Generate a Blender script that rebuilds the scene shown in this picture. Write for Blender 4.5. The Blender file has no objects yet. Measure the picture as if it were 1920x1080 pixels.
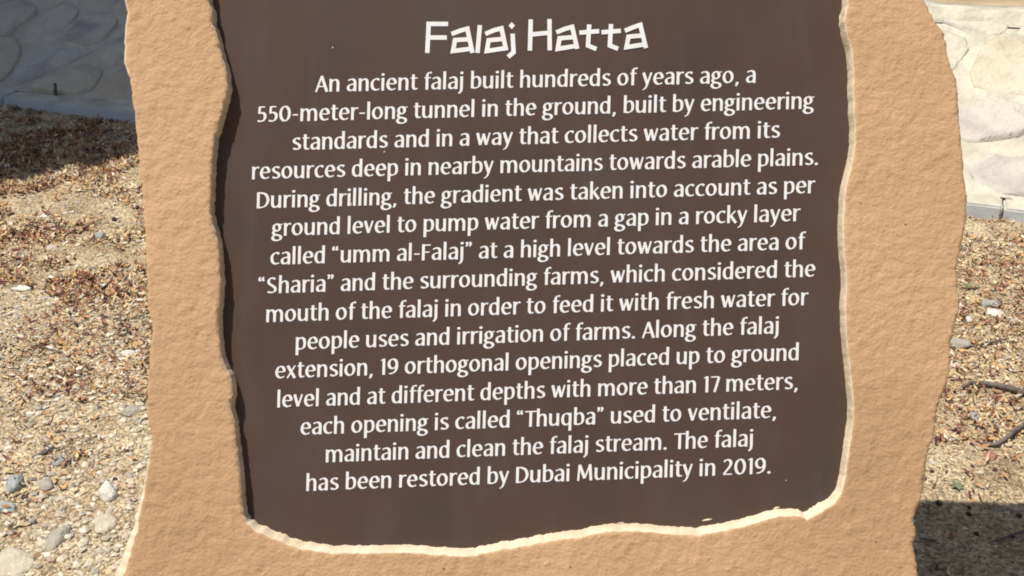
import bpy, bmesh, math, random
import numpy as np
from mathutils import Vector, Matrix, noise
from mathutils.geometry import delaunay_2d_cdt
random.seed(7); rng = np.random.default_rng(7)
S = bpy.context.scene
R = math.radians

# ---------------------------------------------------------------- camera, sky, sun
H_CAM, TH, F = 1.60, R(25), 2200.0        # eye height, look-down angle, focal length in 1920-wide pixels
cam = bpy.data.cameras.new('camera'); camo = bpy.data.objects.new('camera', cam)
S.collection.objects.link(camo); S.camera = camo
camo.location = (0, 0, H_CAM); camo.rotation_euler = (R(65), 0, 0)
cam.sensor_width = 36; cam.lens = 36 * F / 1920; cam.clip_start = .05; cam.clip_end = 3000
VX, VY = .36, .15                          # sunlight drifts this far right / away per metre of fall
to_sun = Vector((-VX, -VY, 1)).normalized()
W = bpy.data.worlds.new('World'); S.world = W; W.use_nodes = True
nt = W.node_tree; nt.nodes.clear()
sky = nt.nodes.new('ShaderNodeTexSky'); sky.sky_type = 'NISHITA'; sky.sun_disc = False
sky.sun_elevation = math.asin(to_sun.z); sky.sun_rotation = math.atan2(to_sun.x, to_sun.y)
sky.dust_density = 2.0
bg = nt.nodes.new('ShaderNodeBackground'); bg.inputs['Strength'].default_value = .075
wo = nt.nodes.new('ShaderNodeOutputWorld')
nt.links.new(sky.outputs[0], bg.inputs[0]); nt.links.new(bg.outputs[0], wo.inputs[0])
sun = bpy.data.lights.new('sun', 'SUN'); sun.energy = 4.8; sun.angle = R(.53); sun.color = (1, .955, .88)
suno = bpy.data.objects.new('sun', sun); S.collection.objects.link(suno)
suno.rotation_euler = to_sun.to_track_quat('Z', 'Y').to_euler(); suno.location = (-2, -1, 6)
S.view_settings.view_transform = 'Standard'; S.view_settings.look = 'None'
S.view_settings.gamma = 1; S.view_settings.use_curve_mapping = False
S.view_settings.exposure = .15
S.cycles.pixel_filter_type = 'BLACKMAN_HARRIS'; S.cycles.filter_width = 1.9

# ---------------------------------------------------------------- helpers
C = S.collection
def tag(o, label=None, cat=None, group=None, kind=None):
    if label: o['label'] = label
    if cat: o['category'] = cat
    if group: o['group'] = group
    if kind: o['kind'] = kind
    return o
def mesh_obj(name, verts, faces, mats, parent=None, smooth=False, idx=None):
    me = bpy.data.meshes.new(name)
    me.from_pydata([tuple(map(float, v)) for v in verts], [], faces)
    for m in (mats if isinstance(mats, (list, tuple)) else [mats]): me.materials.append(m)
    if idx is not None: me.polygons.foreach_set('material_index', idx)
    if smooth: me.polygons.foreach_set('use_smooth', [True] * len(me.polygons))
    me.update()
    o = bpy.data.objects.new(name, me); C.objects.link(o)
    if parent: o.parent = parent
    return o
def empty(name, loc=(0, 0, 0), rot=(0, 0, 0)):
    o = bpy.data.objects.new(name, None); C.objects.link(o)
    o.location = loc; o.rotation_euler = rot; o.empty_display_size = .1
    return o
def ground_at(px, py, z=0.0):              # a point of the ground seen at a place of the 1920x1080 photograph
    dep = (H_CAM - z) / (math.sin(TH) + (py - 540) / F * math.cos(TH))
    return Vector(((px - 960) / F * dep, (dep - (H_CAM - z) * math.sin(TH)) / math.cos(TH), z))

def material(name, stops, scale=8, detail=8, rough=.85, bumps=(), coord='Object', dist=0, attr=None, spec=.3, extra=None):
    """stops: (pos, colour) ramp over noise; bumps: (kind, scale, strength, distance)"""
    m = bpy.data.materials.new(name); m.use_nodes = True
    N, L = m.node_tree.nodes, m.node_tree.links
    b = N['Principled BSDF']; b.inputs['Roughness'].default_value = rough
    b.inputs['Specular IOR Level'].default_value = spec
    tc = N.new('ShaderNodeTexCoord')
    n = N.new('ShaderNodeTexNoise'); n.inputs['Scale'].default_value = scale
    n.inputs['Detail'].default_value = detail; n.inputs['Distortion'].default_value = dist
    L.new(tc.outputs[coord], n.inputs['Vector'])
    r = N.new('ShaderNodeValToRGB'); e = r.color_ramp.elements
    while len(e) < len(stops): e.new(.5)
    for k, (p, c) in enumerate(stops): e[k].position = p; e[k].color = (*c, 1)
    L.new(n.outputs['Fac'], r.inputs['Fac'])
    col = r.outputs['Color']
    if attr:
        a = N.new('ShaderNodeVertexColor'); a.layer_name = attr
        mx = N.new('ShaderNodeMix'); mx.data_type = 'RGBA'; mx.blend_type = 'MULTIPLY'
        mx.inputs['Factor'].default_value = 1
        L.new(a.outputs['Color'], mx.inputs[6]); L.new(col, mx.inputs[7]); col = mx.outputs[2]
    if extra: col = extra(N, L, tc, col)
    L.new(col, b.inputs['Base Color'])
    prev = None
    for kind, sc, st, ds in bumps:
        if kind == 'noise':
            t = N.new('ShaderNodeTexNoise'); t.inputs['Detail'].default_value = 5; out = t.outputs['Fac']
        else:
            t = N.new('ShaderNodeTexVoronoi'); out = t.outputs['Distance']
        t.inputs['Scale'].default_value = sc; L.new(tc.outputs[coord], t.inputs['Vector'])
        bp = N.new('ShaderNodeBump'); bp.inputs['Strength'].default_value = st; bp.inputs['Distance'].default_value = ds
        L.new(out, bp.inputs['Height'])
        if prev: L.new(prev, bp.inputs['Normal'])
        prev = bp.outputs['Normal']
    if prev: L.new(prev, b.inputs['Normal'])
    return m

M = {}
def dusty(N, L, tc, col):                       # thin dusty film in faint streaks and specks
    mp = N.new('ShaderNodeMapping'); mp.inputs['Scale'].default_value = (9, 2.2, 1); L.new(tc.outputs['Object'], mp.inputs['Vector'])
    n = N.new('ShaderNodeTexNoise'); n.inputs['Scale'].default_value = 2.5; n.inputs['Detail'].default_value = 9; n.inputs['Distortion'].default_value = .6
    L.new(mp.outputs[0], n.inputs['Vector'])
    r_ = N.new('ShaderNodeMapRange'); r_.inputs[1].default_value = .5; r_.inputs[2].default_value = .8; r_.inputs[4].default_value = .09; L.new(n.outputs['Fac'], r_.inputs[0])
    mx = N.new('ShaderNodeMix'); mx.data_type = 'RGBA'; mx.inputs[7].default_value = (.20, .17, .15, 1)
    L.new(r_.outputs[0], mx.inputs['Factor']); L.new(col, mx.inputs[6]); return mx.outputs[2]
def stained(N, L, tc, col):                     # weathering of the paint: broad paler and browner areas, small dark pits
    n = N.new('ShaderNodeTexNoise'); n.inputs['Scale'].default_value = 2.2; n.inputs['Detail'].default_value = 7; L.new(tc.outputs['Object'], n.inputs['Vector'])
    r_ = N.new('ShaderNodeValToRGB'); e = r_.color_ramp.elements
    e[0].position = .33; e[0].color = (.90, .88, .86, 1); e[1].position = .68; e[1].color = (1.07, 1.07, 1.09, 1); L.new(n.outputs['Fac'], r_.inputs['Fac'])
    mx = N.new('ShaderNodeMix'); mx.data_type = 'RGBA'; mx.blend_type = 'MULTIPLY'; mx.inputs['Factor'].default_value = 1
    L.new(col, mx.inputs[6]); L.new(r_.outputs['Color'], mx.inputs[7])
    v = N.new('ShaderNodeTexVoronoi'); v.inputs['Scale'].default_value = 16; L.new(tc.outputs['Object'], v.inputs['Vector'])
    lt = N.new('ShaderNodeMath'); lt.operation = 'LESS_THAN'; lt.inputs[1].default_value = .028; L.new(v.outputs['Distance'], lt.inputs[0])
    m2 = N.new('ShaderNodeMix'); m2.data_type = 'RGBA'; m2.inputs[7].default_value = (.17, .11, .07, 1)
    L.new(lt.outputs[0], m2.inputs['Factor']); L.new(mx.outputs[2], m2.inputs[6]); return m2.outputs[2]
M['paint'] = material('tan_stucco_paint', [(.3, (.475, .298, .164)), (.7, (.545, .343, .193))], 5, 8, .8,
                      [('noise', 100, .30, .006), ('noise', 210, .45, .003)], spec=.2, extra=stained)
M['plaster'] = material('pale_bare_plaster', [(.3, (.56, .45, .31)), (.7, (.72, .60, .44))], 30, 6, .9,
                        [('noise', 90, .4, .004), ('noise', 250, .4, .002)], spec=.15)
M['panel'] = material('brown_panel_paint', [(.3, (.065, .045, .034)), (.5, (.079, .047, .034)), (.72, (.078, .055, .046))],
                      5, 10, .5, [('noise', 25, .06, .002), ('noise', 300, .08, .0006)], spec=.22, extra=dusty)
M['white'] = material('white_lettering', [(.3, (.72, .71, .70)), (.7, (.78, .77, .76))], 60, 3, .5, spec=.4)
def grains(N, L, tc, col):
    v = N.new('ShaderNodeTexVoronoi'); v.inputs['Scale'].default_value = 140; L.new(tc.outputs['Object'], v.inputs['Vector'])
    r = N.new('ShaderNodeValToRGB'); e = r.color_ramp.elements
    e[0].position = 0; e[0].color = (.52, .47, .42, 1); e[1].position = 1; e[1].color = (1.35, 1.25, 1.1, 1)
    sp = N.new('ShaderNodeSeparateColor'); L.new(v.outputs['Color'], sp.inputs[0]); L.new(sp.outputs[0], r.inputs['Fac'])
    mx = N.new('ShaderNodeMix'); mx.data_type = 'RGBA'; mx.blend_type = 'MULTIPLY'; mx.inputs['Factor'].default_value = 1
    L.new(col, mx.inputs[6]); L.new(r.outputs['Color'], mx.inputs[7]); return mx.outputs[2]
M['soil'] = material('sandy_soil', [(.3, (.37, .29, .19)), (.5, (.51, .43, .295)), (.7, (.61, .54, .39))], 7, 12, .95,
                     [('noise', 30, .8, .02), ('voronoi', 110, .9, .009), ('noise', 260, .8, .004)], extra=grains, spec=.1)
M['earth'] = material('ochre_earth', [(.3, (.30, .21, .12)), (.7, (.46, .36, .23))], 5, 10, .95, [('noise', 40, .6, .02)], spec=.1)
M['litter'] = material('dry_leaf', [(.3, (.8, .8, .8)), (.7, (1.1, 1.1, 1.1))], 60, 4, .8, attr='tint', spec=.2)
M['gravel'] = material('gravel_stone', [(.3, (.8, .8, .8)), (.7, (1.1, 1.1, 1.1))], 90, 4, .85, [('noise', 300, .5, .001)], attr='tint', spec=.2)
M['flag'] = material('pale_limestone', [(.3, (.36, .32, .29)), (.42, (.52, .47, .38)), (.6, (.58, .53, .42)), (.8, (.48, .42, .31))], 3.2, 12, .85,
                     [('noise', 9, .8, .05), ('noise', 45, .6, .01), ('noise', 160, .4, .003)], dist=1.4, spec=.2)
M['flag_grey'] = material('grey_limestone', [(.3, (.40, .36, .32)), (.5, (.52, .475, .405)), (.8, (.57, .525, .43))], 5, 12, .85,
                     [('noise', 12, .8, .04), ('noise', 60, .6, .008)], dist=1.0, spec=.2)
M['flag_tan'] = material('tan_limestone', [(.3, (.45, .38, .28)), (.55, (.55, .49, .37)), (.8, (.58, .53, .42))], 5, 12, .85,
                     [('noise', 12, .8, .04), ('noise', 60, .6, .008)], dist=1.0, spec=.2)
M['mortar'] = material('cream_mortar', [(.3, (.42, .38, .30)), (.6, (.57, .525, .42)), (.8, (.64, .60, .49))], 9, 12, .95,
                     [('noise', 22, .9, .02), ('noise', 120, .5, .004)], spec=.1)
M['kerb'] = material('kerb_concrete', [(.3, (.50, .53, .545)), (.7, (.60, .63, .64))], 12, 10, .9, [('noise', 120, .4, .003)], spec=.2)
M['wood'] = material('weathered_twig', [(.3, (.085, .066, .056)), (.7, (.19, .155, .135))], 40, 6, .85, [('noise', 150, .6, .003)], spec=.2)
M['seed'] = material('dark_seed', [(.3, (.035, .02, .018)), (.7, (.07, .035, .03))], 80, 3, .6, spec=.3)
M['leaf'] = material('green_leaf', [(.3, (.05, .09, .025)), (.7, (.10, .15, .045))], 20, 3, .6, spec=.3)
M['dusty_leaf'] = material('dusty_green_leaf', [(.3, (.15, .17, .09)), (.7, (.26, .26, .15))], 30, 3, .8, spec=.1)
M['bark'] = material('tree_bark', [(.3, (.10, .07, .05)), (.7, (.2, .15, .11))], 12, 8, .9, [('noise', 30, .9, .02)], spec=.1)
for nm, a, b_ in (('white_rock', (.50, .47, .39), (.70, .67, .60)), ('blue_rock', (.25, .265, .25), (.40, .41, .38)),
                  ('grey_rock', (.30, .27, .22), (.42, .38, .31)), ('buff_rock', (.42, .36, .27), (.55, .49, .38)), ('red_rock', (.28, .12, .09), (.38, .2, .15))):
    M[nm] = material(nm, [(.3, a), (.7, b_)], 35, 8, .85, [('noise', 60, .9, .008), ('noise', 220, .6, .003)], spec=.15)

# ---------------------------------------------------------------- ground
def fbm(x, y, s, seed=0., oct=4):
    return noise.fractal(Vector((x * s + seed, y * s - seed, seed)), .7, 2.1, oct)
def ground_z(x, y):
    z = .012 * fbm(x, y, 1.3, 3.1) + .008 * fbm(x, y, 7, 9.2)
    return z
def axis(lo, hi, step, far):
    a = list(np.arange(lo, hi, step)); s = step
    l, h = [], []
    p = lo
    while p > -far: s *= 1.35; p -= s; l.append(p)
    p, s = a[-1], step
    while p < far: s *= 1.35; p += s; h.append(p)
    return l[::-1] + a + h
gx, gy = axis(-3.0, 2.4, .02, 300), axis(1.3, 6.2, .02, 300)
gv, gf = [], []
for j, y in enumerate(gy):
    for i, x in enumerate(gx):
        fade = 1 if -3.2 < x < 2.6 and 1 < y < 6.5 else 0
        gv.append((x, y, (ground_z(x, y) + .007 * fbm(x, y, 34, 1.7, 2)) * fade))
nx = len(gx)
for j in range(len(gy) - 1):
    for i in range(nx - 1):
        a = j * nx + i; gf.append((a, a + 1, a + nx + 1, a + nx))
tag(mesh_obj('ground', gv, gf, M['soil'], smooth=True), kind='structure')

# ---------------------------------------------------------------- kerb and stone bank behind
A, B = ground_at(0, 200), ground_at(1865, 413)
kd = (B - A).normalized(); kn = Vector((-kd.y, kd.x, 0))        # along the kerb (towards the right) and away from the camera
if kn.y < 0: kn = -kn
def K(s, t, z=0): return A + kd * s + kn * t + Vector((0, 0, z))
KW, KH = .12, .052
kerb = tag(empty('kerb', K(2, 0)), kind='structure')
def box_mesh(name, c, par, mat, jitter=.002):
    """c: 8 world corners bottom(4) then top(4); bevelled"""
    bm = bmesh.new(); vs = [bm.verts.new(v) for v in c]
    for f in ((0, 3, 2, 1), (4, 5, 6, 7), (0, 1, 5, 4), (1, 2, 6, 5), (2, 3, 7, 6), (3, 0, 4, 7)): bm.faces.new([vs[k] for k in f])
    bmesh.ops.bevel(bm, geom=bm.edges[:], offset=.007, segments=2, affect='EDGES')
    bmesh.ops.recalc_face_normals(bm, faces=bm.faces[:])
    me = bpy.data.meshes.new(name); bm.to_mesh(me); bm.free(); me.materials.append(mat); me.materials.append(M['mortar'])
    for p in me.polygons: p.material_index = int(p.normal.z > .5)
    o = bpy.data.objects.new(name, me); C.objects.link(o)
    if par: o.parent = par; o.matrix_parent_inverse = Matrix.Translation(-par.location)
    return o
JOINT = (ground_at(1877, 410) - A).dot(kd)
s = JOINT - .9 * 8
while s < 9:
    e = .003 + random.random() * .003; dz = random.uniform(-.004, .004); dt = random.uniform(-.004, .004)
    c = [K(s + e, dt, -.1), K(s + .9 - e, dt, -.1), K(s + .9 - e, KW + dt, -.1), K(s + e, KW + dt, -.1)]
    c += [Vector((v.x, v.y, KH + dz)) for v in c]
    box_mesh('kerb_stone', c, kerb, M['kerb']); s += .9

# bank: a mortared slope of irregular flat stones, rising away from the kerb
SL, BT0, BT1 = .40, KW + .012, 1.23
def bank(s, t): return K(s, t, .042 + SL * (t - BT0))
bv, bf = [], []
ss = np.arange(-4, 10, .05); tt = np.arange(BT0, BT1 + .001, .05)
for s in ss:
    for k, t in enumerate(tt):
        p = bank(s, t); p.z += .012 * fbm(s, t, 5, 2.2) - .004; bv.append(p)
nT = len(tt)
for i in range(len(ss) - 1):
    for k in range(nT - 1):
        a = i * nT + k; bf.append((a, a + nT, a + nT + 1, a + 1))
root = tag(empty('stone_bank', K(2, BT0)), 'sloping bank of pale mortared flagstones rising behind the kerb', 'stone bank')
def relink(o):
    o.parent = root; o.matrix_parent_inverse = Matrix.Translation(-root.location); return o
relink(mesh_obj('mortar_bed', bv, bf, M['mortar'], smooth=True))
# crazy paving cells
random.seed(21)
seeds = []
for i in range(int(14 / .36)):
    for k in range(6):
        seeds.append((-4 + (i + .5 * (k % 2) + random.uniform(-.33, .33)) * .36, BT0 + (k + .5 + random.uniform(-.33, .33)) * .31))
def clip(poly, px, py, nx_, ny_):
    out = []
    for i in range(len(poly)):
        a, b = poly[i], poly[(i + 1) % len(poly)]
        da = (a[0] - px) * nx_ + (a[1] - py) * ny_; db = (b[0] - px) * nx_ + (b[1] - py) * ny_
        if da <= 0: out.append(a)
        if da * db < 0: q = da / (da - db); out.append((a[0] + (b[0] - a[0]) * q, a[1] + (b[1] - a[1]) * q))
    return out
for (sx, sy) in seeds:
    if not -2.5 < sx < 7.5: continue
    poly = [(sx - .4, max(BT0 + .02, sy - .4)), (sx + .4, max(BT0 + .02, sy - .4)), (sx + .4, min(BT1 - .02, sy + .4)), (sx - .4, min(BT1 - .02, sy + .4))]
    for (qx, qy) in seeds:
        d = math.hypot(qx - sx, qy - sy)
        if 0 < d < .9:
            ux, uy = (qx - sx) / d, (qy - sy) / d; g = d / 2 - random.uniform(.012, .03)
            poly = clip(poly, sx + ux * g, sy + uy * g, ux, uy)
            if len(poly) < 3: break
    if len(poly) < 3: continue
    # wobble the outline: chaikin once + noise
    for _ in range(1):
        q = []
        for i in range(len(poly)):
            a, b = poly[i], poly[(i + 1) % len(poly)]
            q += [(a[0] * .8 + b[0] * .2, a[1] * .8 + b[1] * .2), (a[0] * .2 + b[0] * .8, a[1] * .2 + b[1] * .8)]
        poly = q
    cx = sum(p[0] for p in poly) / len(poly); cy = sum(p[1] for p in poly) / len(poly)
    h = random.uniform(.002, .010); tx, ty = random.uniform(-.06, .06), random.uniform(-.06, .06)
    v, f = [], []
    n = len(poly)
    for rr, hh in ((1.0, -.03), (1.0, h * .25), (.93, h * .85), (.55, h)):
        for (x, y) in poly:
            w = 1 + .20 * noise.noise(Vector((x * 9, y * 9, 1))) + .08 * noise.noise(Vector((x * 30, y * 30, 1)))
            X, Y = cx + (x - cx) * rr * w, cy + (y - cy) * rr * w
            p = bank(X, Y); p.z += hh + (X - cx) * tx + (Y - cy) * ty + (.010 * noise.noise(Vector((X * 9, Y * 9, 4))) if hh > 0 else 0); v.append(p)
    for r_ in range(3):
        for i in range(n):
            j = (i + 1) % n; f.append((r_ * n + i, r_ * n + j, (r_ + 1) * n + j, (r_ + 1) * n + i))
    f.append(tuple(range(3 * n, 4 * n)))
    relink(mesh_obj('stone', v, f, random.choices([M['flag'], M['flag_grey'], M['flag_tan']], (6, 2, 2))[0], smooth=True))
# higher ground behind the bank
top = .042 + SL * (BT1 - BT0)
v = [K(-150, BT1, top - .02), K(150, BT1, top - .02), K(150, 200, top + .2), K(-150, 200, top + .2)]
tag(mesh_obj('upper_ground', v, [(0, 1, 2, 3)], M['earth']), kind='structure')
bv2 = []
for i, s in enumerate(np.arange(-4, 10, .08)):
    bv2 += [K(s, BT1 - .03, top - .02), K(s, BT1 + .0 + .01 * random.random(), top + .035 + .012 * random.random()),
            K(s, BT1 + .13, top + .035 + .012 * random.random()), K(s, BT1 + .15, top - .05)]
f = []
for i in range(len(bv2) // 4 - 1):
    for k in range(3): a = i * 4 + k; f.append((a, a + 4, a + 5, a + 1))
relink(mesh_obj('coping', bv2, f, M['mortar'], smooth=True))

# ---------------------------------------------------------------- the sign
PX = .000765                                # metres per photograph pixel on the sign's face
D0 = 1.682                                  # distance of the face from the eye
zc = H_CAM - D0 * math.sin(TH); yc = D0 * math.cos(TH)
up = zc / math.cos(TH)                      # face centre above the base, along the face
sign = empty('information_sign', (0, yc - zc * math.tan(TH), 0), (R(65), 0, 0))
tag(sign, 'tan stucco slab with recessed brown panel about Falaj Hatta in white lettering', 'sign')
def P(x, y, out=0.): return ((x - 960) * PX, up + (540 - y) * PX, out)

left_in = [(392,-720),(380,-600),(386,-450),(378,-300),(392,-150),(386,-60),(390,0),(397,20),(398,45),(410,80),(417,110),(424,135),(427,160),(423,185),(415,215),(408,240),(402,260),(398,290),(396,330),(395,370),(393,400),(402,430),(408,460),(412,500),(414,530),(412,560),(409,590),(411,620),(412,660),(418,680),(428,700),(434,715),(435,740),(432,765),(438,790),(442,820),(447,860),(451,900),(453,940),(455,965),(462,980)]
bottom_in = [(480,995),(510,1010),(560,1028),(620,1038),(700,1038),(760,1036),(840,1042),(880,1044),(920,1035),(1000,1020),(1080,1008),(1140,997),(1200,996),(1265,1002),(1310,1003),(1360,995),(1420,980),(1460,968),(1500,968),(1512,976),(1540,960),(1565,945)]
right_in = [(1578,925),(1584,900),(1590,860),(1596,820),(1600,790),(1601,760),(1598,730),(1594,690),(1590,650),(1587,610),(1586,570),(1588,540),(1588,510),(1584,480),(1582,440),(1583,400),(1586,360),(1592,330),(1600,300),(1604,270),(1604,235),(1602,200),(1601,170),(1601,130),(1598,95),(1590,70),(1585,40),(1590,10),(1590,0),(1598,-100),(1590,-250),(1602,-400),(1590,-600),(1560,-730)]
top_in = [(1400,-760),(1100,-745),(800,-765),(550,-750)]
left_out = [(470,-900),(330,-850),(250,-740),(215,-600),(228,-450),(215,-300),(232,-150),(226,-50),(230,0),(235,20),(233,40),(230,60),(230,90),(229,118),(236,135),(243,150),(243,165),(246,190),(250,215),(252,240),(256,265),(258,300),(261,330),(264,350),(267,400),(269,440),(272,500),(275,560),(277,590),(285,610),(280,650),(277,690),(274,720),(274,780),(283,825),(277,860),(270,890),(262,930),(250,970),(248,985),(243,1000),(228,1040),(212,1078),(200,1150),(190,1300),(205,1500),(185,1700),(180,1900)]
right_out = [(1780,1900),(1765,1600),(1775,1400),(1745,1200),(1722,1078),(1718,1050),(1712,1020),(1720,1000),(1712,975),(1722,948),(1730,925),(1733,900),(1738,870),(1743,840),(1752,815),(1755,790),(1759,760),(1770,735),(1780,710),(1781,680),(1783,640),(1795,600),(1801,570),(1797,540),(1795,500),(1800,470),(1808,440),(1813,400),(1813,365),(1809,340),(1806,300),(1802,260),(1799,220),(1797,180),(1793,145),(1783,125),(1777,105),(1774,80),(1770,60),(1757,45),(1745,25),(1732,0),(1736,-60),(1790,-200),(1860,-380),(1905,-560),(1925,-740),(1930,-900),(1860,-935),(1700,-940),(1500,-938),(1200,-945),(900,-925),(650,-935)]  # unseen upper right flared out so the slab's shadow reaches further right
squash = lambda L, k: [(x, y if y > -200 else -200 + (y + 200) * k) for x, y in L]  # lowers the unseen top to bring the edge of its shadow nearer
left_in, right_in, top_in = squash(left_in, .67), squash(right_in, .67), squash(top_in, .67)
left_out, right_out = squash(left_out, .67), squash(right_out, .67)
def resample(poly, step, vis_only=True):
    out = []
    n = len(poly)
    for i in range(n):
        a, b = poly[i], poly[(i + 1) % n]
        st = step if (-60 < max(a[1], b[1]) and min(a[1], b[1]) < 1150) else step * 5
        d = math.hypot(b[0] - a[0], b[1] - a[1]); k = max(1, round(d / st))
        for j in range(k): out.append((a[0] + (b[0] - a[0]) * j / k, a[1] + (b[1] - a[1]) * j / k))
    return out
def normals(loop):                           # left-hand normals, pointing out of a counter-clockwise (on screen: y down) loop
    n = len(loop); out = []
    for i in range(n):
        a, b = loop[i - 2], loop[(i + 2) % n]
        dx, dy = b[0] - a[0], b[1] - a[1]; d = math.hypot(dx, dy) or 1
        out.append((-dy / d, dx / d))        # path: down the left, right along the bottom, up the right -> (-dy, dx) faces outwards
    return out
def rough(loop, amp, sc, seed):
    nn = normals(loop); out = []
    for (x, y), (a, b) in zip(loop, nn):
        w = amp * (.45 if 1560 < x < 1610 else 1) * (noise.noise(Vector((x * sc, y * sc, seed))) + .9 * noise.noise(Vector((x * sc * 2.7, y * sc * 2.7, seed + 5))))
        out.append((x + a * w, y + b * w))
    return out
inner = rough(resample(left_in + bottom_in + right_in + top_in, 4), 2.2, .06, 1)
outer = rough(resample(left_out + right_out, 4), 2.0, .06, 8)
outn, inn = normals(outer), normals(inner)
def bev_w(x, y):
    if x < 600:
        return 3 + 2.5 * max(0, noise.noise(Vector((y * .012, 3, 1)))) + (4 if y < 140 else 0) + max(0, (y - 860)) * .07
    return 1.5 if y < 1300 else 6
face_out = [(x - a * bev_w(x, y), y - b * bev_w(x, y)) for (x, y), (a, b) in zip(outer, outn)]
# interior points of the face
def inside(px, py, poly):
    poly = np.array(poly); x1, y1 = poly[:, 0], poly[:, 1]; x2, y2 = np.roll(x1, -1), np.roll(y1, -1)
    res = np.zeros(len(px), bool)
    for a, b, c, d in zip(x1, y1, x2, y2):
        if b == d: continue
        m = ((b > py) != (d > py)); xi = a + (py - b) / (d - b) * (c - a); res ^= m & (px < xi)
    return res
pts = []
for (y0, y1, st) in ((-30, 1110, 6.0), (1110, 1890, 26), (-930, -30, 26)):
    for y in np.arange(y0 + st / 2, y1, st):
        for x in np.arange(180, 1860, st):
            pts.append((x + random.uniform(-.3, .3) * st, y + random.uniform(-.3, .3) * st))
pts = np.array(pts)
shrink = lambda L, nn, w: [(x + a * w, y + b * w) for (x, y), (a, b) in zip(L, nn)]
keep = inside(pts[:, 0], pts[:, 1], shrink(face_out, outn, -3)) & ~inside(pts[:, 0], pts[:, 1], shrink(inner, inn, 3))
pts = pts[keep]
allv = [Vector(p) for p in face_out] + [Vector(p) for p in inner] + [Vector(map(float, p)) for p in pts]
no, ni = len(face_out), len(inner)
edges = [(i, (i + 1) % no) for i in range(no)] + [(no + i, no + (i + 1) % ni) for i in range(ni)]
cv, ce, cf, ov, _, _ = delaunay_2d_cdt(allv, edges, [], 0, 1e-4)
cen = np.array([[sum(cv[k].x for k in f) / 3, sum(cv[k].y for k in f) / 3] for f in cf])
ok = inside(cen[:, 0], cen[:, 1], face_out) & ~inside(cen[:, 0], cen[:, 1], inner)
def relief(x, y):                             # trowelled stucco relief, metres
    v = Vector((x * .0125, y * .0125, 0)); w = Vector((x * .05, y * .042, 2))
    w += .9 * Vector((noise.noise(w * .5), noise.noise(w * .5 + Vector((9, 9, 9))), 0))
    return .0010 * noise.noise(v * .35) + .0005 * noise.noise(v * 1.3) + .0012 * noise.noise(w) + .0011 * noise.noise(w * 2.1)
V, FA, MI = [], [], []
for p in cv: V.append(P(p.x, p.y, relief(p.x, p.y)))
omap = {}
for newi, olds in enumerate(ov):
    for o_ in olds: omap[o_] = newi
for f, k in zip(cf, ok):
    if k: FA.append(tuple(reversed(f)) if False else tuple(f)); MI.append(0)
def ring(loop, nn, w, out, mi_from, prev, matidx):
    base = len(V); n = len(loop)
    for i, ((x, y), (a, b)) in enumerate(zip(loop, nn)):
        ww = w(x, y, a, b) if callable(w) else w
        o_ = out + .0004 * noise.noise(Vector((x * .05, y * .05, out * 300)))
        V.append(P(x + a * ww, y + b * ww, o_))
    cur = [base + i for i in range(n)]
    for i in range(n):
        j = (i + 1) % n; FA.append((prev[i], prev[j], cur[j], cur[i])); MI.append(matidx)
    return cur
DEP = .022
prev = [omap[i] for i in range(no)]
prev = ring(outer, outn, 0, -.010, 0, prev, 1)
prev = ring(outer, outn, -1.0, -.022, 0, prev, 0)
prev = ring(outer, outn, -6, -.06, 0, prev, 0)
prev = ring(outer, outn, -12, -.09, 0, prev, 0)
prev = ring(outer, outn, -30, -.105, 0, prev, 0)
FA.append(tuple(prev)); MI.append(0)
prev = [omap[no + i] for i in range(ni)]
def rimw(k):
    def g(x, y, a, b):
        bottomness = max(0, b)
        return -(k * (1.8 + 5.5 * bottomness ** 2 + (1.6 if a > .5 else 0)))
    return g
prev = ring(inner, inn, rimw(.5), -.0035, 0, prev, 1)
prev = ring(inner, inn, rimw(1.0), -.010, 0, prev, 1)
prev = ring(inner, inn, rimw(1.35), -DEP - .004, 0, prev, 1)
body = mesh_obj('stucco_slab', V, FA, [M['paint'], M['plaster']], sign, smooth=True, idx=MI)
bm = bmesh.new(); bm.from_mesh(body.data); bmesh.ops.recalc_face_normals(bm, faces=bm.faces[:]); bm.to_mesh(body.data); bm.free()
# brown panel: a plate that fills the recess, its edge just inside the rim, leaving a dark gap at the left
pl = [(x + a * 2, y + b * 2) for (x, y), (a, b) in zip(inner[::3], inn[::3])]
pv = [P(x, y, -DEP) for x, y in pl] + [P(x, y, -DEP - .012) for x, y in pl]
n = len(pl)
panel = mesh_obj('panel', pv, [tuple(range(n))] + [(i, (i + 1) % n, n + (i + 1) % n, n + i) for i in range(n)], M['panel'], sign)

# ---------------------------------------------------------------- lettering: broad-nib strokes
NX, NY, ROT = 10.6, 4.8, R(16)                # nib half-width / half-height in glyph units (x-height 100)
def ell(cx, cy, rx, ry, n=14): return [(cx + rx * math.cos(a), cy + ry * math.sin(a)) for a in [2 * math.pi * k / n for k in range(n)]]
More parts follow.
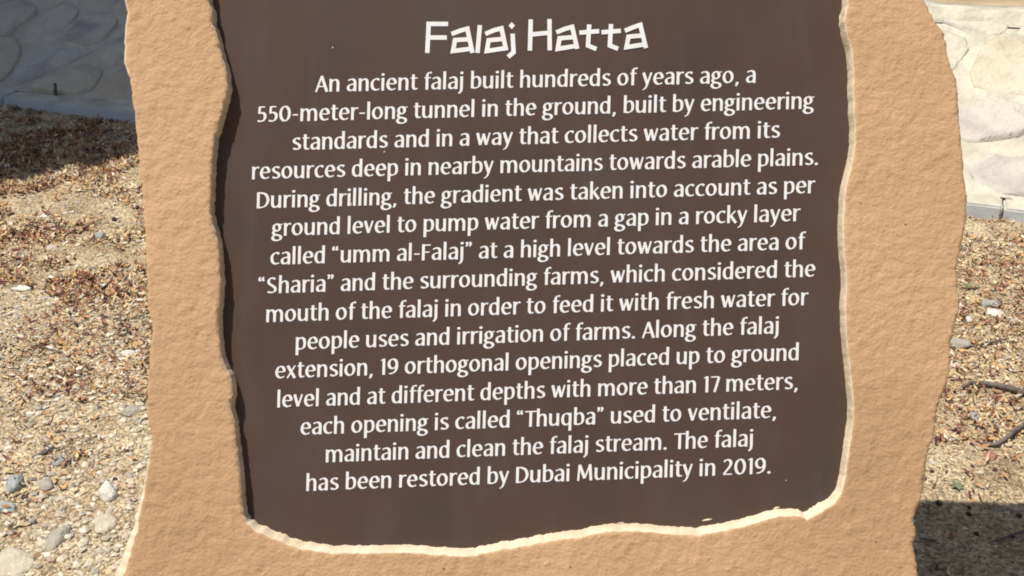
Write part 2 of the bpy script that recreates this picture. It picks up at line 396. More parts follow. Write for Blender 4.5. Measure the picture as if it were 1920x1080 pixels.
# kind: L straight, C smooth, O closed smooth, optional nib scale
G = {
'a': (85, [('C', [(15,84),(32,93),(50,93),(63,83),(67,64),(67,40),(67,0)]), ('C', [(67,56),(44,54),(23,45),(16,28),(23,11),(38,7),(54,13),(67,27)])]),
'b': (92, [('L', [(20,4),(20,140)]), ('L', [(10,138),(20,134)], .6), ('C', [(20,74),(36,89),(54,93),(71,80),(77,50),(70,19),(50,7),(32,7),(20,12)])]),
'c': (77, [('C', [(70,84),(54,93),(34,88),(18,68),(16,45),(23,20),(40,8),(56,8),(71,14)])]),
'd': (93, [('L', [(73,0),(73,140)]), ('L', [(63,138),(73,134)], .6), ('C', [(73,76),(60,89),(44,93),(24,82),(16,50),(23,19),(40,7),(56,10),(73,26)])]),
'e': (87, [('L', [(17,52),(74,52)], .8), ('C', [(74,52),(72,72),(60,89),(46,93),(27,84),(16,50),(24,20),(42,7),(58,8),(74,15)])]),
'f': (55, [('C', [(62,131),(48,134),(34,126),(28,104),(28,50),(28,0)]), ('L', [(8,93),(56,93)], .85)]),
'g': (85, [('O', ell(40,66,23,27)), ('L', [(58,87),(84,92)], .8), ('C', [(26,44),(18,34),(16,22),(26,12),(46,9)]), ('O', ell(42,-14,31,21))]),
'h': (94, [('L', [(20,0),(20,140)]), ('L', [(10,138),(20,134)], .6), ('C', [(21,70),(36,87),(54,93),(69,84),(74,64),(74,40),(74,0)])]),
'i': (41, [('L', [(20,0),(20,99)]), ('L', [(9,96),(20,93)], .6), ('D', [(20,126)])]),
'j': (42, [('C', [(22,99),(22,50),(22,5),(18,-18),(2,-35)]), ('L', [(11,96),(22,93)], .6), ('D', [(22,126)])]),
'k': (82, [('L', [(20,0),(20,140)]), ('L', [(10,138),(20,134)], .6), ('L', [(24,44),(70,94)], .8), ('L', [(36,56),(76,0)])]),
'l': (41, [('L', [(20,0),(20,140)]), ('L', [(10,138),(20,134)], .6)]),
'm': (146, [('L', [(20,0),(20,99)]), ('L', [(8,97),(20,93)], .6), ('C', [(21,70),(34,87),(50,93),(64,84),(72,62),(72,30),(72,0)]), ('C', [(72,68),(86,87),(102,93),(117,84),(125,62),(125,30),(125,0)])]),
'n': (94, [('L', [(20,0),(20,99)]), ('L', [(8,97),(20,93)], .6), ('C', [(21,70),(36,87),(54,93),(69,84),(74,64),(74,40),(74,0)])]),
'o': (93, [('O', ell(46,50,31,43))]),
'p': (92, [('L', [(20,-42),(20,99)]), ('L', [(8,97),(20,93)], .6), ('C', [(20,74),(36,89),(54,93),(71,80),(77,50),(70,19),(50,7),(34,7),(20,16)])]),
'q': (93, [('L', [(73,-42),(73,98)]), ('C', [(73,80),(60,90),(44,93),(24,82),(16,50),(23,19),(40,7),(56,10),(73,26)])]),
'r': (63, [('L', [(20,0),(20,99)]), ('L', [(8,97),(20,93)], .6), ('C', [(21,66),(32,84),(46,93),(63,91)])]),
's': (76, [('C', [(64,85),(48,93),(30,90),(19,74),(28,59),(48,48),(62,35),(60,16),(42,7),(14,14)])]),
't': (61, [('C', [(27,122),(27,70),(27,28),(34,11),(46,7),(60,11)]), ('L', [(6,93),(58,93)], .85)]),
'u': (94, [('C', [(19,97),(19,60),(19,32),(26,13),(40,7),(58,13),(73,30)]), ('L', [(7,96),(19,93)], .6), ('L', [(74,0),(74,98)]), ('L', [(63,96),(74,93)], .6)]),
'v': (79, [('L', [(12,98),(40,4)]), ('L', [(40,4),(69,98)], .72)]),
'w': (114, [('L', [(12,98),(36,4)]), ('L', [(36,4),(58,86)], .7), ('L', [(56,92),(80,4)]), ('L', [(80,4),(104,98)], .7)]),
'x': (80, [('L', [(12,98),(68,0)]), ('L', [(68,98),(10,0)], .72)]),
'y': (80, [('L', [(12,98),(42,8)]), ('C', [(71,98),(54,46),(40,2),(28,-24),(8,-37)], .8)]),
'A': (98, [('L', [(8,0),(48,124)], .75), ('L', [(48,124),(90,0)]), ('L', [(24,42),(74,42)], .8)]),
'D': (108, [('L', [(20,0),(20,126)]), ('C', [(14,119),(44,120),(74,108),(91,78),(90,46),(72,17),(44,7),(18,7)])]),
'F': (78, [('L', [(20,0),(20,126)]), ('L', [(10,119),(74,119)], .9), ('L', [(20,64),(66,64)], .9)]),
'M': (130, [('L', [(16,0),(24,126)], .75), ('L', [(26,122),(64,18)]), ('L', [(64,18),(102,122)], .7), ('L', [(102,126),(112,0)])]),
'S': (88, [('C', [(70,112),(50,120),(30,115),(19,94),(28,74),(52,58),(70,40),(68,18),(46,7),(13,13)])]),
'T': (84, [('L', [(4,119),(92,119)], .9), ('L', [(47,0),(47,122)])]),
'5': (84, [('L', [(66,119),(26,119)], .9), ('L', [(27,122),(23,66)], .85), ('C', [(22,68),(44,74),(64,62),(68,38),(58,16),(38,7),(12,11)])]),
'0': (98, [('O', ell(49,63,33,56,18))]),
'1': (56, [('L', [(34,0),(34,126)]), ('L', [(12,112),(34,124)], .8)]),
'9': (92, [('O', ell(46,84,30,36)), ('C', [(76,84),(76,52),(64,24),(42,10),(20,7)])]),
'7': (76, [('L', [(8,119),(68,119)], .9), ('L', [(69,119),(54,60),(36,0)])]),
'2': (88, [('C', [(14,104),(32,119),(54,117),(67,98),(62,74),(42,44),(14,9)]), ('L', [(12,7),(76,7)], .9)]),
',': (42, [('C', [(22,10),(22,-4),(12,-22)], .95)]),
'.': (42, [('D', [(20,9)])]),
'-': (58, [('L', [(9,51),(50,51)], .95)]),
'\u201c': (62, [('C', [(20,130),(12,118),(14,104)], .8), ('D', [(16,105)], .8), ('C', [(45,130),(37,118),(39,104)], .8), ('D', [(41,105)], .8)]),
'\u201d': (62, [('D', [(16,127)], .8), ('C', [(19,126),(19,112),(10,100)], .8), ('D', [(41,127)], .8), ('C', [(44,126),(44,112),(35,100)], .8)]),
' ': (41, []),
}
def catmull(p, closed, k=5):
    n = len(p); out = []
    rngi = range(n if closed else n - 1)
    for i in rngi:
        if closed: a, b, c, d = p[i - 1], p[i], p[(i + 1) % n], p[(i + 2) % n]
        else:
            b, c = p[i], p[i + 1]; a = p[i - 1] if i else (2 * b[0] - c[0], 2 * b[1] - c[1]); d = p[i + 2] if i + 2 < n else (2 * c[0] - b[0], 2 * c[1] - b[1])
        for j in range(k):
            t = j / k
            out.append(tuple(.5 * (2 * b[q] + (c[q] - a[q]) * t + (2 * a[q] - 5 * b[q] + 4 * c[q] - d[q]) * t * t + (3 * b[q] - a[q] - 3 * c[q] + d[q]) * t ** 3) for q in (0, 1)))
    if not closed: out.append(p[-1])
    return out
def nib_offset(dx, dy, sc):                   # where the elliptical nib touches the edge of its stroke
    d = math.hypot(dx, dy) or 1; nxx, nyy = -dy / d, dx / d
    c, s_ = math.cos(ROT), math.sin(ROT)
    u, v = nxx * c + nyy * s_, -nxx * s_ + nyy * c
    a, b = NX * sc, NY * sc; h = math.sqrt((a * u) ** 2 + (b * v) ** 2)
    u2, v2 = a * a * u / h, b * b * v / h
    # project on the stroke normal only, so that ends stay square
    X, Y = u2 * c - v2 * s_, u2 * s_ + v2 * c; q = X * nxx + Y * nyy
    return nxx * q, nyy * q
def stroke(kind, pts_, sc, layer, Vv, Ff, tf):
    if kind == 'D':
        n = 10; b = len(Vv); x, y = pts_[0]
        for k in range(n):
            a = 2 * math.pi * k / n; Vv.append(tf(x + 13 * sc * math.cos(a), y + 10.5 * sc * math.sin(a), layer))
        Ff.append(tuple(range(b, b + n))); return
    closed = kind == 'O'
    p = catmull(pts_, closed, 5 if len(pts_) < 12 else 3) if kind in 'CO' else list(pts_)
    n = len(p); b = len(Vv)
    for i in range(n):
        a_, c_ = (p[i - 1] if (i or closed) else p[i]), (p[(i + 1) % n] if (i < n - 1 or closed) else p[i])
        ox, oy = nib_offset(c_[0] - a_[0], c_[1] - a_[1], sc)
        Vv.append(tf(p[i][0] + ox, p[i][1] + oy, layer)); Vv.append(tf(p[i][0] - ox, p[i][1] - oy, layer))
    for i in range(n if closed else n - 1):
        j = (i + 1) % n; Ff.append((b + 2 * i + 1, b + 2 * j + 1, b + 2 * j, b + 2 * i))
UNIT = .242                                    # photograph pixels per glyph unit
lines = [
 ("An ancient falaj built hundreds of years ago, a", 588, 1422, 168, 150.5),
 ("550-meter-long tunnel in the ground, built by engineering", 476, 1531, 225.5, 199.5),
 ("standards and in a way that collects water from its", 543, 1467, 278.5, 255),
 ("resources deep in nearby mountains towards arable plains.", 466, 1541, 334, 306.5),
 ("During drilling, the gradient was taken into account as per", 475, 1533, 389, 360),
 ("ground level to pump water from a gap in a rocky layer", 505, 1505, 441.5, 413),
 ("called \u201cumm al-Falaj\u201d at a high level towards the area of", 502, 1513, 496, 466.5),
 ("\u201cSharia\u201d and the surrounding farms, which considered the", 479, 1534, 551, 518.5),
 ("mouth of the falaj in order to feed it with fresh water for", 493, 1520, 605, 572.5),
 ("people uses and irrigation of farms. Along the falaj", 549, 1466, 657.5, 626.5),
 ("extension, 19 orthogonal openings placed up to ground", 511, 1504, 712, 677),
 ("level and at different depths with more than 17 meters,", 514, 1502, 767, 732),
 ("each opening is called \u201cThuqba\u201d used to ventilate,", 559, 1461, 819, 786.5),
 ("maintain and clean the falaj stream. The falaj", 606, 1417, 871, 840.5),
 ("has been restored by Dubai Municipality in 2019.", 569, 1451, 925.5, 892),
]
TOP = -DEP + .0004
for txt, x0, x1, yl, yr in lines:
    nat = sum(G[c][0] for c in txt) - 16
    k = (x1 - x0) / nat
    print('LINE', round(k, 4), txt[:20])
    m_ = (yr - yl) / (x1 - x0); Vv, Ff = [], []
    cur = -8.0
    for q, ch in enumerate(txt):
        for si, st in enumerate(G[ch][1]):
            sc = st[2] if len(st) > 2 else 1
            def tf(gx_, gy_, layer, cur=cur):
                X = x0 + (cur + gx_) * k
                return P(X + gy_ * UNIT * .028, yl + (X - x0) * m_ - gy_ * UNIT, TOP + layer)
            stroke(st[0], st[1], sc, .00003 * (si + 3 * (q % 2)), Vv, Ff, tf)
        cur += G[ch][0]
    o = mesh_obj('text_line', Vv, Ff, M['white'], panel)
TT = [[(92,113),(80,350)], [(74,120),(245,120)], [(90,228),(235,228)],
 [(272,200),(345,172),(398,158),(438,350)], [(405,242),(300,248),(284,335),(432,316)],
 [(497,130),(478,350)],
 [(540,200),(610,170),(668,155),(705,330)], [(670,240),(566,250),(552,335),(700,312)],
 [(756,198),(764,345),(720,382)],
 [(900,85),(893,332)], [(1048,82),(1050,330)], [(895,205),(1048,190)],
 [(1103,188),(1170,160),(1228,144),(1268,318)], [(1232,226),(1128,234),(1114,318),(1262,294)],
 [(1363,125),(1353,292),(1420,320)], [(1285,190),(1442,178)],
 [(1536,122),(1526,292),(1592,318)], [(1460,187),(1614,175)],
 [(1645,175),(1712,147),(1768,128),(1812,312)], [(1774,213),(1674,222),(1658,305),(1806,282)]]
Vv, Ff = [], []
for li, p in enumerate(TT):
    w = 17.5; n = len(p); b = len(Vv)
    for i in range(n):
        if i == 0 or i == n - 1:
            a, c = (p[0], p[1]) if i == 0 else (p[-2], p[-1]); dx, dy = c[0] - a[0], c[1] - a[1]; d = math.hypot(dx, dy); ox, oy = -dy / d * w, dx / d * w
        else:
            d1 = Vector((p[i][0] - p[i-1][0], p[i][1] - p[i-1][1])).normalized(); d2 = Vector((p[i+1][0] - p[i][0], p[i+1][1] - p[i][1])).normalized()
            n1 = Vector((-d1.y, d1.x)); n2 = Vector((-d2.y, d2.x)); mm = (n1 + n2).normalized(); q = w / max(.55, mm.dot(n1)); ox, oy = mm.x * q, mm.y * q
        for sg in (1, -1): Vv.append(P(780 + (p[i][0] + sg * ox) / 4.174, 10 + (p[i][1] + sg * oy) / 4.174, TOP + .00003 * li))
    for i in range(n - 1): Ff.append((b + 2 * i, b + 2 * i + 1, b + 2 * i + 3, b + 2 * i + 2))
b = len(Vv)
for x, y in ((748,106),(775,132),(750,162),(724,134)): Vv.append(P(780 + x / 4.174, 10 + y / 4.174, TOP))
Ff.append((b, b + 1, b + 2, b + 3))
mesh_obj('heading', Vv, Ff, M['white'], panel)
# flecks of pale plaster smeared on the panel and one drip beside the lettering
for i, (x, y, lx, ly) in enumerate([(1330,980,10,2),(1462,957,6,2),(1165,986,8,1.3),(1583,28,2.5,9),(620,84,1.3,1.6),(718,282,1.4,2),(655,382,1.2,3.5),(1480,905,1.2,1.2)]):
    vs = []
    for k in range(9):
        a = 2 * math.pi * k / 9; r_ = 1 + .35 * noise.noise(Vector((i * 3.1, k * .9, 2)))
        X, Y = lx * math.cos(a) * r_, ly * math.sin(a) * r_; vs.append(P(x + X, y + Y - (.15 * X if lx > 5 else 0), -DEP + .0009))
    vs.append(P(x, y, -DEP + .0018))
    mesh_obj('plaster_fleck', vs, [(k, (k + 1) % 9, 9) for k in range(9)], M['plaster'], sign)

# ---------------------------------------------------------------- ground litter
KA = A; 
def kerb_dist(x, y): return (x - A.x) * kn.x + (y - A.y) * kn.y   # negative in front of the kerb
def pts_in(n, lo, hi, ylo, yhi):
    y = rng.uniform(ylo, yhi, n); x = rng.uniform(lo, hi, n); x = x + rng.normal(size=n) * .16 * (rng.random(n) < .5); y = y + rng.normal(size=n) * .12 * (rng.random(n) < .4); k = (np.abs(x) < 3.4) & (((x - A.x) * kn.x + (y - A.y) * kn.y) < -.012)
    return x[k], y[k]
def scatter_leaves(name, zones, label):
    X, Y = [], []
    for n, lo, hi, ylo, yhi, thr in zones:
        x, y = pts_in(n, lo, hi, ylo, yhi)
        keep = [1.3 * fbm(a, b, 2.6, 5.5) + .6 * fbm(a, b, 9, 1.1) > thr + (0 if a > 0 else .34 if b < 2.86 else .05 if b < 3.35 else -.3 if b < 4.9 else -.1) + random.uniform(-.35, .35) for a, b in zip(x, y)]
        X += list(x[keep]); Y += list(y[keep])
    v, f, cols = [], [], []
    pal = [(.68, .52, .27), (.74, .60, .36), (.60, .35, .15), (.45, .24, .12), (.27, .12, .08), (.15, .05, .045), (.76, .68, .52), (.44, .38, .29)]
    wts = [5, 5, 4, 3, 3, 1.8, 4, 2]
    for x, y in zip(X, Y):
        Ln = random.uniform(.007, .027) * (1.25 if y > 3.35 and x < 0 else 1); Wd = Ln * random.uniform(.18, .42); a = random.uniform(0, math.tau)
        bend = random.uniform(-.7, 1.6); tilt = random.uniform(-.5, .5); roll = random.uniform(-.9, .9)
        z0 = ground_z(x, y) + .003 + random.random() ** 2 * .012
        ca, sa = math.cos(a), math.sin(a); b = len(v)
        for q in range(4):
            t = q / 3 - .5; w = Wd * (1 - (2 * t) ** 2 * .8) * .5; cz = bend * t * t * Ln * 1.6 + t * Ln * tilt; yoff = .25 * Ln * bend * t * t * 2
            for sg in (-1, 1):
                lx, ly = t * Ln, yoff + sg * w * math.cos(roll)
                v.append((x + lx * ca - ly * sa, y + lx * sa + ly * ca, z0 + max(-.002, cz) + sg * w * math.sin(roll)))
        for q in range(3): f.append((b + 2 * q, b + 2 * q + 2, b + 2 * q + 3, b + 2 * q + 1))
        red = fbm(x, y, 5, 7.7) > (-.08 if x > 0 else .0); c = random.choices(pal, [2, 2, 5, 6, 7, 5, 1.2, 2] if red else wts)[0]; s_ = random.uniform(.7, 1.1); cols.append((min(1, c[0] * s_), min(1, c[1] * s_), min(1, c[2] * s_)))
    o = mesh_obj(name, v, f, M['litter'])
    ca_ = o.data.color_attributes.new('tint', 'FLOAT_COLOR', 'CORNER')
    arr = np.repeat(np.array([(*c, 1) for c in cols], dtype=np.float32), 12, axis=0)
    ca_.data.foreach_set('color', arr.ravel()); tag(o, label, kind='stuff'); print(name, len(X))
    return o
LEAFL = 'curled straw and rust coloured dry leaves littering the sandy ground'
o = scatter_leaves('leaf_litter', [(44000, -3.0, -.75, 2.7, 6.0, -.08), (26000, -2.5, -.95, 3.3, 5.5, -.05), (4000, -2.2, -.6, 1.7, 2.9, .1), (24000, .75, 2.3, 2.5, 4.6, -.4), (350, .75, 2.0, 2.2, 2.6, .0), (9000, -1.1, 1.1, 2.5, 5.2, .0), (3000, 2.1, 3.0, 2.2, 4.2, .0), (1500, -2.0, 2.0, .9, 2.3, .15), (150, .6, 1.6, 1.6, 2.2, .1)], LEAFL)
o['category'] = 'leaf litter'
ico = bmesh.new(); bmesh.ops.create_icosphere(ico, subdivisions=1, radius=1)
IV = np.array([v.co[:] for v in ico.verts]); IF = [tuple(v.index for v in f.verts) for f in ico.faces]; ico.free()
def scatter_gravel(name, zones, label):
    vv, ff, cols = [], [], []
    cnt = 0
    pal = [(.47, .41, .30), (.55, .49, .37), (.39, .33, .25), (.37, .34, .29), (.62, .57, .47), (.43, .32, .24), (.36, .34, .30)]
    wts = [7, 6, 5, 1.6, 1.2, 1.8, .35]
    for n, lo, hi, ylo, yhi, r0, r1 in zones:
        x, y = pts_in(n, lo, hi, ylo, yhi)
        for a, b in zip(x, y):
            r = r0 + (r1 - r0) * random.random() ** 3
            P_ = IV * (1 + rng.uniform(-.28, .28, (12, 1))) * np.array([1, random.uniform(.6, 1), random.uniform(.4, .75)]) * r
            t = random.uniform(0, math.tau); c, s_ = math.cos(t), math.sin(t)
            Q = np.stack([P_[:, 0] * c - P_[:, 1] * s_ + a, P_[:, 0] * s_ + P_[:, 1] * c + b, P_[:, 2] + ground_z(a, b) + r * .1], 1)
            vv.append(Q); base = cnt * 12; ff += [(p + base, q + base, w + base) for p, q, w in IF]; cnt += 1
            c_ = random.choices(pal, wts)[0]; k = random.uniform(.9, 1.3); cols.append((c_[0] * k, c_[1] * k, c_[2] * k, 1))
    V_ = np.concatenate(vv)
    me = bpy.data.meshes.new(name); me.from_pydata(V_.tolist(), [], ff); me.materials.append(M['gravel'])
    ca_ = me.color_attributes.new('tint', 'FLOAT_COLOR', 'CORNER')
    ca_.data.foreach_set('color', np.repeat(np.array(cols, dtype=np.float32), 60, axis=0).ravel())
    o = bpy.data.objects.new(name, me); C.objects.link(o); tag(o, label, 'gravel', kind='stuff'); print(name, cnt)
scatter_gravel('gravel', [(11000, -1.9, -.7, 1.75, 3.4, .003, .013), (6000, -3.0, -.8, 3.4, 6.0, .003, .012), (3000, .75, 2.2, 2.45, 4.6, .0025, .010), (500, .75, 1.6, 1.8, 2.45, .002, .006), (4500, -1.0, 1.0, 1.5, 5.2, .003, .012), (1500, 2.0, 3.0, 1.9, 4.2, .003, .011)],
               'small buff and grey gravel grains scattered over the sandy ground')

# ---------------------------------------------------------------- single stones
def rock(name, label, px, py, wpx, hpx, mat, ang=0, flat=.55, seed=1, sink=.25, cat='stone'):
    g = ground_at(px, py); dep = g.y * math.cos(TH) + H_CAM * math.sin(TH); k = dep / F
    rx = wpx * k / 2; ry = hpx * k / 2 / .62
    rz = flat * min(rx, ry)
    bm = bmesh.new(); bmesh.ops.create_icosphere(bm, subdivisions=3, radius=1)
    for v in bm.verts:
        n_ = v.co.normalized(); d = 1 + .22 * noise.noise(n_ * 1.3 + Vector((seed, 0, 0))) + .08 * noise.noise(n_ * 4 + Vector((seed, 3, 0)))
        # a few flat facets
        for q in range(4):
            pn = Vector((math.sin(seed * 3.3 + q * 2.1), math.cos(seed * 1.7 + q * 1.3), .4)).normalized(); dd = n_.dot(pn) * d
            if dd > .78: d *= .78 / dd
        v.co = Vector((n_.x * d * rx, n_.y * d * ry, n_.z * d * rz))
    me = bpy.data.meshes.new(name); bm.to_mesh(me); bm.free(); me.materials.append(mat)
    for p in me.polygons: p.use_smooth = True
    o = bpy.data.objects.new(name, me); C.objects.link(o)
    o.location = (g.x, g.y, ground_z(g.x, g.y) + rz * (1 - 2 * sink)); o.rotation_euler = (0, 0, ang)
    return tag(o, label, cat)
rk = [
 ('white angular stone with a sharp dark shadow, at lower left beside the sign', 202, 925, 34, 36, 'white_rock', .5, .9, 3),
 ('smooth oval brownish-grey stone at the bottom left near the slab', 108, 1008, 38, 52, 'grey_rock', -.12, .5, 5),
 ('rounded blue-grey stone at the far left edge of the gravel', 28, 905, 32, 36, 'blue_rock', .2, .6, 7),
 ('small round pale grey-green pebble above the blue-grey stone', 110, 863, 24, 20, 'blue_rock', .2, .6, 11),
 ('flat grey stone wedged against the left side of the slab', 248, 772, 44, 20, 'grey_rock', .3, .5, 13),
 ('dull grey stone at the left edge just below the blue-grey stone', 10, 945, 30, 28, 'blue_rock', .9, .5, 17),
 ('greyish stone left of the white angular stone', 84, 905, 30, 24, 'grey_rock', .9, .5, 19),
 ('pale flat stone chip beside the slab, left of its middle', 243, 662, 46, 16, 'white_rock', .6, .35, 23),
 ('bluish stone among the orange leaves, upper left', 186, 442, 28, 18, 'blue_rock', .6, .5, 29),
 ('pale round stone among the leaves, upper left', 84, 412, 22, 16, 'white_rock', .6, .5, 31),
 ('cream stone chip lying left of the bluish stone', 97, 462, 26, 16, 'buff_rock', 1.1, .4, 33),
 ('pale elongated stone at the far left, halfway down', 40, 540, 40, 14, 'white_rock', -.2, .4, 37),
 ('buff patch of half-buried rock right of the oval stone', 196, 980, 50, 40, 'buff_rock', .4, .2, 41),
 ('large pale half-buried rock in the bottom left corner', 22, 1056, 80, 66, 'buff_rock', .4, .2, 43),
 ('white stone lying right of the slab among rusty leaves', 1862, 592, 42, 18, 'white_rock', 0, .5, 47),
 ('pale grey stone just above the white one, right of the slab', 1856, 572, 40, 14, 'blue_rock', 0, .5, 49),
 ('grey stone touching the right edge of the slab', 1798, 652, 40, 24, 'grey_rock', .4, .5, 51),
 ('reddish stone below the curved twig', 1857, 855, 30, 15, 'red_rock', .3, .5, 53),
 ('pale stone between the two twigs, right of the slab', 1825, 780, 22, 20, 'blue_rock', .3, .5, 57),
 ('small white pebble below the kerb at right', 1896, 465, 14, 10, 'white_rock', .3, .6, 59),
 ('small white pebble beside the right edge of the slab', 1817, 600, 14, 12, 'white_rock', .3, .6, 61),
 ('shaded grey stone near the kerb, upper left', 205, 287, 24, 16, 'grey_rock', .3, .6, 63),
 ('small pale stone at the edge of the shade, far left', 15, 311, 16, 10, 'white_rock', .3, .6, 67),
]
for t in rk: rock('stone', t[0], t[1], t[2], t[3], t[4], M[t[5]], t[6], t[7], t[8], .46 if t[5] == 'buff_rock' else .3)

# ---------------------------------------------------------------- twigs, seeds, sprouts
def tube(name, pts_px, radii_px, label, cat='twig', lift=.006, mat='wood'):
    g = [ground_at(x, y) for x, y in pts_px]; base = g[0].copy(); base.z = 0
    p3 = catmull([(a.x, a.y) for a in g], False, 5); nseg = len(p3); v, f = [], []; K8 = 8
    for i, (x, y) in enumerate(p3):
        t = i / (nseg - 1); q = t * (len(radii_px) - 1); k = min(int(q), len(radii_px) - 2); rp = radii_px[k] + (radii_px[k + 1] - radii_px[k]) * (q - k)
        dep = y * math.cos(TH) + H_CAM * math.sin(TH); r_ = rp * dep / F * .78
        a, b = p3[max(0, i - 1)], p3[min(nseg - 1, i + 1)]; d = Vector((b[0] - a[0], b[1] - a[1], 0)).normalized(); sd = Vector((-d.y, d.x, 0))
        z = ground_z(x, y) + r_ * .8 + lift + .004 * noise.noise(Vector((x * 12, y * 12, 0)))
        for k in range(K8):
            an = math.tau * k / K8; rr = r_ * (1 + .18 * noise.noise(Vector((x * 60, y * 60, k * 2))))
            v.append(Vector((x, y, z)) + sd * math.cos(an) * rr + Vector((0, 0, math.sin(an) * rr)) - base)
    for i in range(nseg - 1):
        for k in range(K8): j = (k + 1) % K8; f.append((i * K8 + k, i * K8 + j, (i + 1) * K8 + j, (i + 1) * K8 + k))
    f.append(tuple(range(K8))[::-1]); f.append(tuple(range((nseg - 1) * K8, nseg * K8)))
    o = mesh_obj(name, v, f, M[mat], smooth=True); o.location = base
    return tag(o, label, cat)
tube('twig', [(1803, 733), (1830, 724), (1870, 731), (1925, 748), (1990, 770)], [3, 5, 7, 8, 8], 'thick grey stick with a forked dark tip, upper one right of the slab')
tube('twig', [(1836, 834), (1862, 836), (1888, 826), (1920, 803), (1965, 790)], [3, 5, 6, 7, 6], 'curved grey-brown twig, lower one right of the slab')
tube('twig', [(1785, 662), (1826, 656), (1860, 647), (1900, 638)], [1.6, 3.2, 3, 1.5], 'thin dark twig beside the grey stone at the slab edge')
tube('twig', [(1724, 1010), (1748, 1013), (1762, 1020)], [1.5, 2.2, 1.5], 'short dark twig in the shadow at the slab corner')
tube('twig', [(1858, 1014), (1885, 1008), (1925, 995)], [1.5, 3, 3], 'dark twig lying in the slab shadow at bottom right')
tube('twig', [(60, 858), (88, 850), (104, 838)], [3, 4, 2], 'short dark brown twig on the gravel above the round pebbles', lift=.002)
tube('twig', [(40, 665), (75, 655), (115, 668)], [1.5, 2.5, 1.5], 'thin reddish twig among leaves at far left')
# an upright stub in front of the kerb, top left
g = ground_at(107, 196); bm = bmesh.new()
bmesh.ops.create_cone(bm, cap_ends=True, segments=9, radius1=.012, radius2=.007, depth=.12)
for v in bm.verts: v.co.x += .12 * v.co.z + .002 * noise.noise(v.co * 90); v.co.z += .045
me = bpy.data.meshes.new('plant_stub'); bm.to_mesh(me); bm.free(); me.materials.append(M['wood'])
o = bpy.data.objects.new('plant_stub', me); C.objects.link(o); o.location = g; tag(o, 'short dark upright plant stub standing against the shaded kerb', 'plant stub')
def seed(px, py, w, label):
    return rock('seed_pod', label, px, py, w * .8, w * .62, M['seed'], random.random(), .8, px * .37, .1, 'seed pod')
for i, (x, y, w, l) in enumerate([(1759, 946, 13, 'dark seed pod on the shadow edge nearest the slab'), (1817, 962, 12, 'upper dark seed pod of the close pair just inside the shadow'),
      (1832, 995, 12, 'dark seed pod lowest in the shadow, below the pair'), (1912, 962, 12, 'dark seed pod in the shadow at the right picture edge'),
      (1898, 1001, 11, 'dark seed pod touching the twig in the shadow'), (1817, 951, 9, 'small dark seed pod right on the shadow line'),
      (1866, 881, 10, 'reddish brown seed pod on pale sand above the shadow'), (1823, 876, 9, 'small dark seed pod on pale sand beside the sprout'),
      (1747, 886, 10, 'dark seed pod close to the slab above the sprout'),
      (92, 527, 13, 'dark red seed pod at left, the one nearest the pale long stone'), (190, 533, 13, 'dark red seed pod left of the pair near the slab'), (219, 546, 14, 'dark red seed pod nearest the slab, half way up'),
      (16, 510, 10, 'dark seed pod at the far left edge'), (258, 392, 11, 'dark seed pod by the slab among orange leaves'), (214, 413, 11, 'dark seed pod beside the bluish stone'),
      (125, 487, 10, 'dark seed pod below the cream chip'), (242, 625, 12, 'brown seed pod above the pale flat chip'), (80, 313, 12, 'dark seed pod at the edge of the shade upper left'),
      (216, 901, 12, 'dark pod right behind the white angular stone')]):
    seed(x, y, w, l)
def sprout(px, py, label, n=7, sz=.03):
    g = ground_at(px, py); r = empty('sprout', (g.x, g.y, ground_z(g.x, g.y))); tag(r, label, 'sprout')
    for k in range(n):
        a = math.tau * k / n + random.uniform(-.3, .3); L_ = sz * random.uniform(.7, 1.2); w = L_ * .2; v, f = [], []
        for q in range(4):
            t = q / 3; X = L_ * t; Z = L_ * (1.0 * t - .55 * t * t); ww = w * math.sin(math.pi * (t * .85 + .1))
            v += [(X * math.cos(a) - ww * math.sin(a), X * math.sin(a) + ww * math.cos(a), Z), (X * math.cos(a) + ww * math.sin(a), X * math.sin(a) - ww * math.cos(a), Z)]
        for q in range(3): f.append((2 * q, 2 * q + 2, 2 * q + 3, 2 * q + 1))
        mesh_obj('leaf', v, f, M['dusty_leaf'], r)
sprout(1795, 912, 'tiny green sprout on pale sand near the shadow edge', 7, .02)
sprout(1818, 545, 'dusty green plant tuft beside the right edge of the slab', 9, .03)
sprout(232, 740, 'tiny green seedling beside the left edge of the slab', 5, .012)

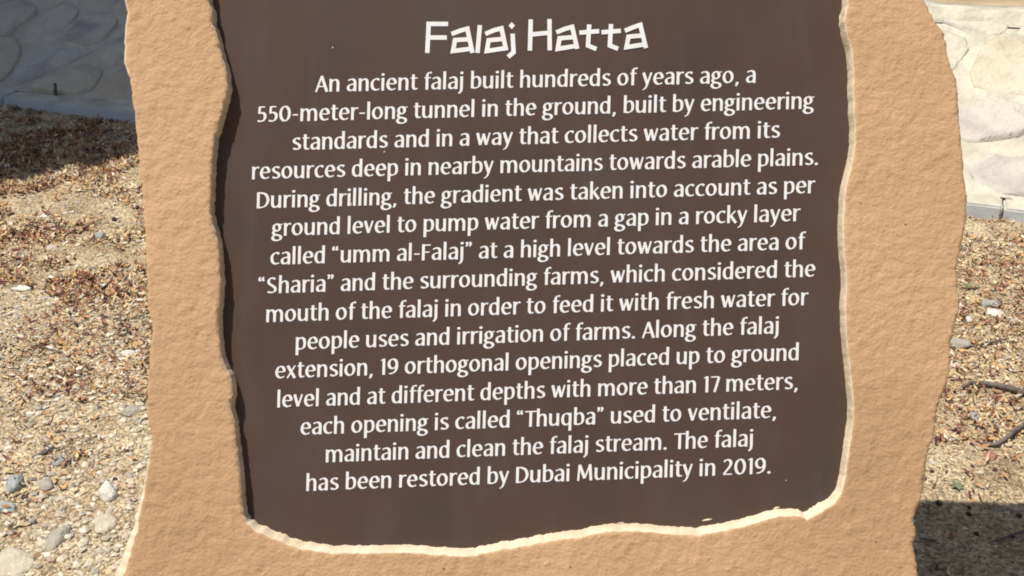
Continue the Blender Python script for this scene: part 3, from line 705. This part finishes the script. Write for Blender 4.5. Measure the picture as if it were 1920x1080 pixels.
# ---------------------------------------------------------------- unseen tree added outside the frame at left to cast the shade over kerb and bank
tc_ = Vector((-4.12 - VX * 5.6, 6.12 - VY * 5.6, 5.6))
tree = tag(empty('added_shade_tree', (tc_.x, tc_.y, 0)), 'unseen broad dense tree added left of the view to cast shade on the kerb', 'tree')
v, f = [], []
for i in range(14):
    t = i / 13; r_ = .19 - .09 * t
    for k in range(12):
        a = math.tau * k / 12; v.append((math.cos(a) * r_ + .12 * math.sin(t * 3), math.sin(a) * r_ + .08 * math.sin(t * 4), -.1 + 5.1 * t))
for i in range(13):
    for k in range(12): j = (k + 1) % 12; f.append((i * 12 + k, i * 12 + j, (i + 1) * 12 + j, (i + 1) * 12 + k))
mesh_obj('trunk', v, f, M['bark'], tree, smooth=True)
for q in range(7):
    a = math.tau * q / 7; v, f = [], []
    for i in range(8):
        t = i / 7; cx, cy, cz = math.cos(a) * 1.9 * t, math.sin(a) * 1.9 * t, 4.7 + 1.2 * t - .3 * t * t; r_ = .08 - .06 * t
        for k in range(6):
            b = math.tau * k / 6; v.append((cx - math.sin(a) * math.cos(b) * r_, cy + math.cos(a) * math.cos(b) * r_, cz + math.sin(b) * r_))
    for i in range(7):
        for k in range(6): j = (k + 1) % 6; f.append((i * 6 + k, i * 6 + j, (i + 1) * 6 + j, (i + 1) * 6 + k))
    mesh_obj('limb', v, f, M['bark'], tree, smooth=True)
NL = 36000
u = rng.normal(size=(NL, 3)); u /= np.linalg.norm(u, axis=1)[:, None]; rr = rng.uniform(.0, 1, NL) ** .34
wob = np.array([1 + .10 * noise.noise(Vector(a) * 2.4) for a in u.tolist()])
cen_ = u * (rr * wob)[:, None] * np.array([2.85, 2.85, .95]) + np.array([0, 0, 5.6])
a1 = rng.normal(size=(NL, 3)); a1 /= np.linalg.norm(a1, axis=1)[:, None]; a2 = np.cross(a1, rng.normal(size=(NL, 3))); a2 /= np.linalg.norm(a2, axis=1)[:, None]
sz_ = rng.uniform(.08, .14, NL)[:, None]
q = np.stack([cen_ - a1 * sz_, cen_ + a2 * sz_ * .5, cen_ + a1 * sz_, cen_ - a2 * sz_ * .5], 1).reshape(-1, 3)
me = bpy.data.meshes.new('crown'); me.from_pydata(q.tolist(), [], [tuple(range(4 * i, 4 * i + 4)) for i in range(NL)]); me.materials.append(M['leaf'])
o = bpy.data.objects.new('crown', me); C.objects.link(o); o.parent = tree
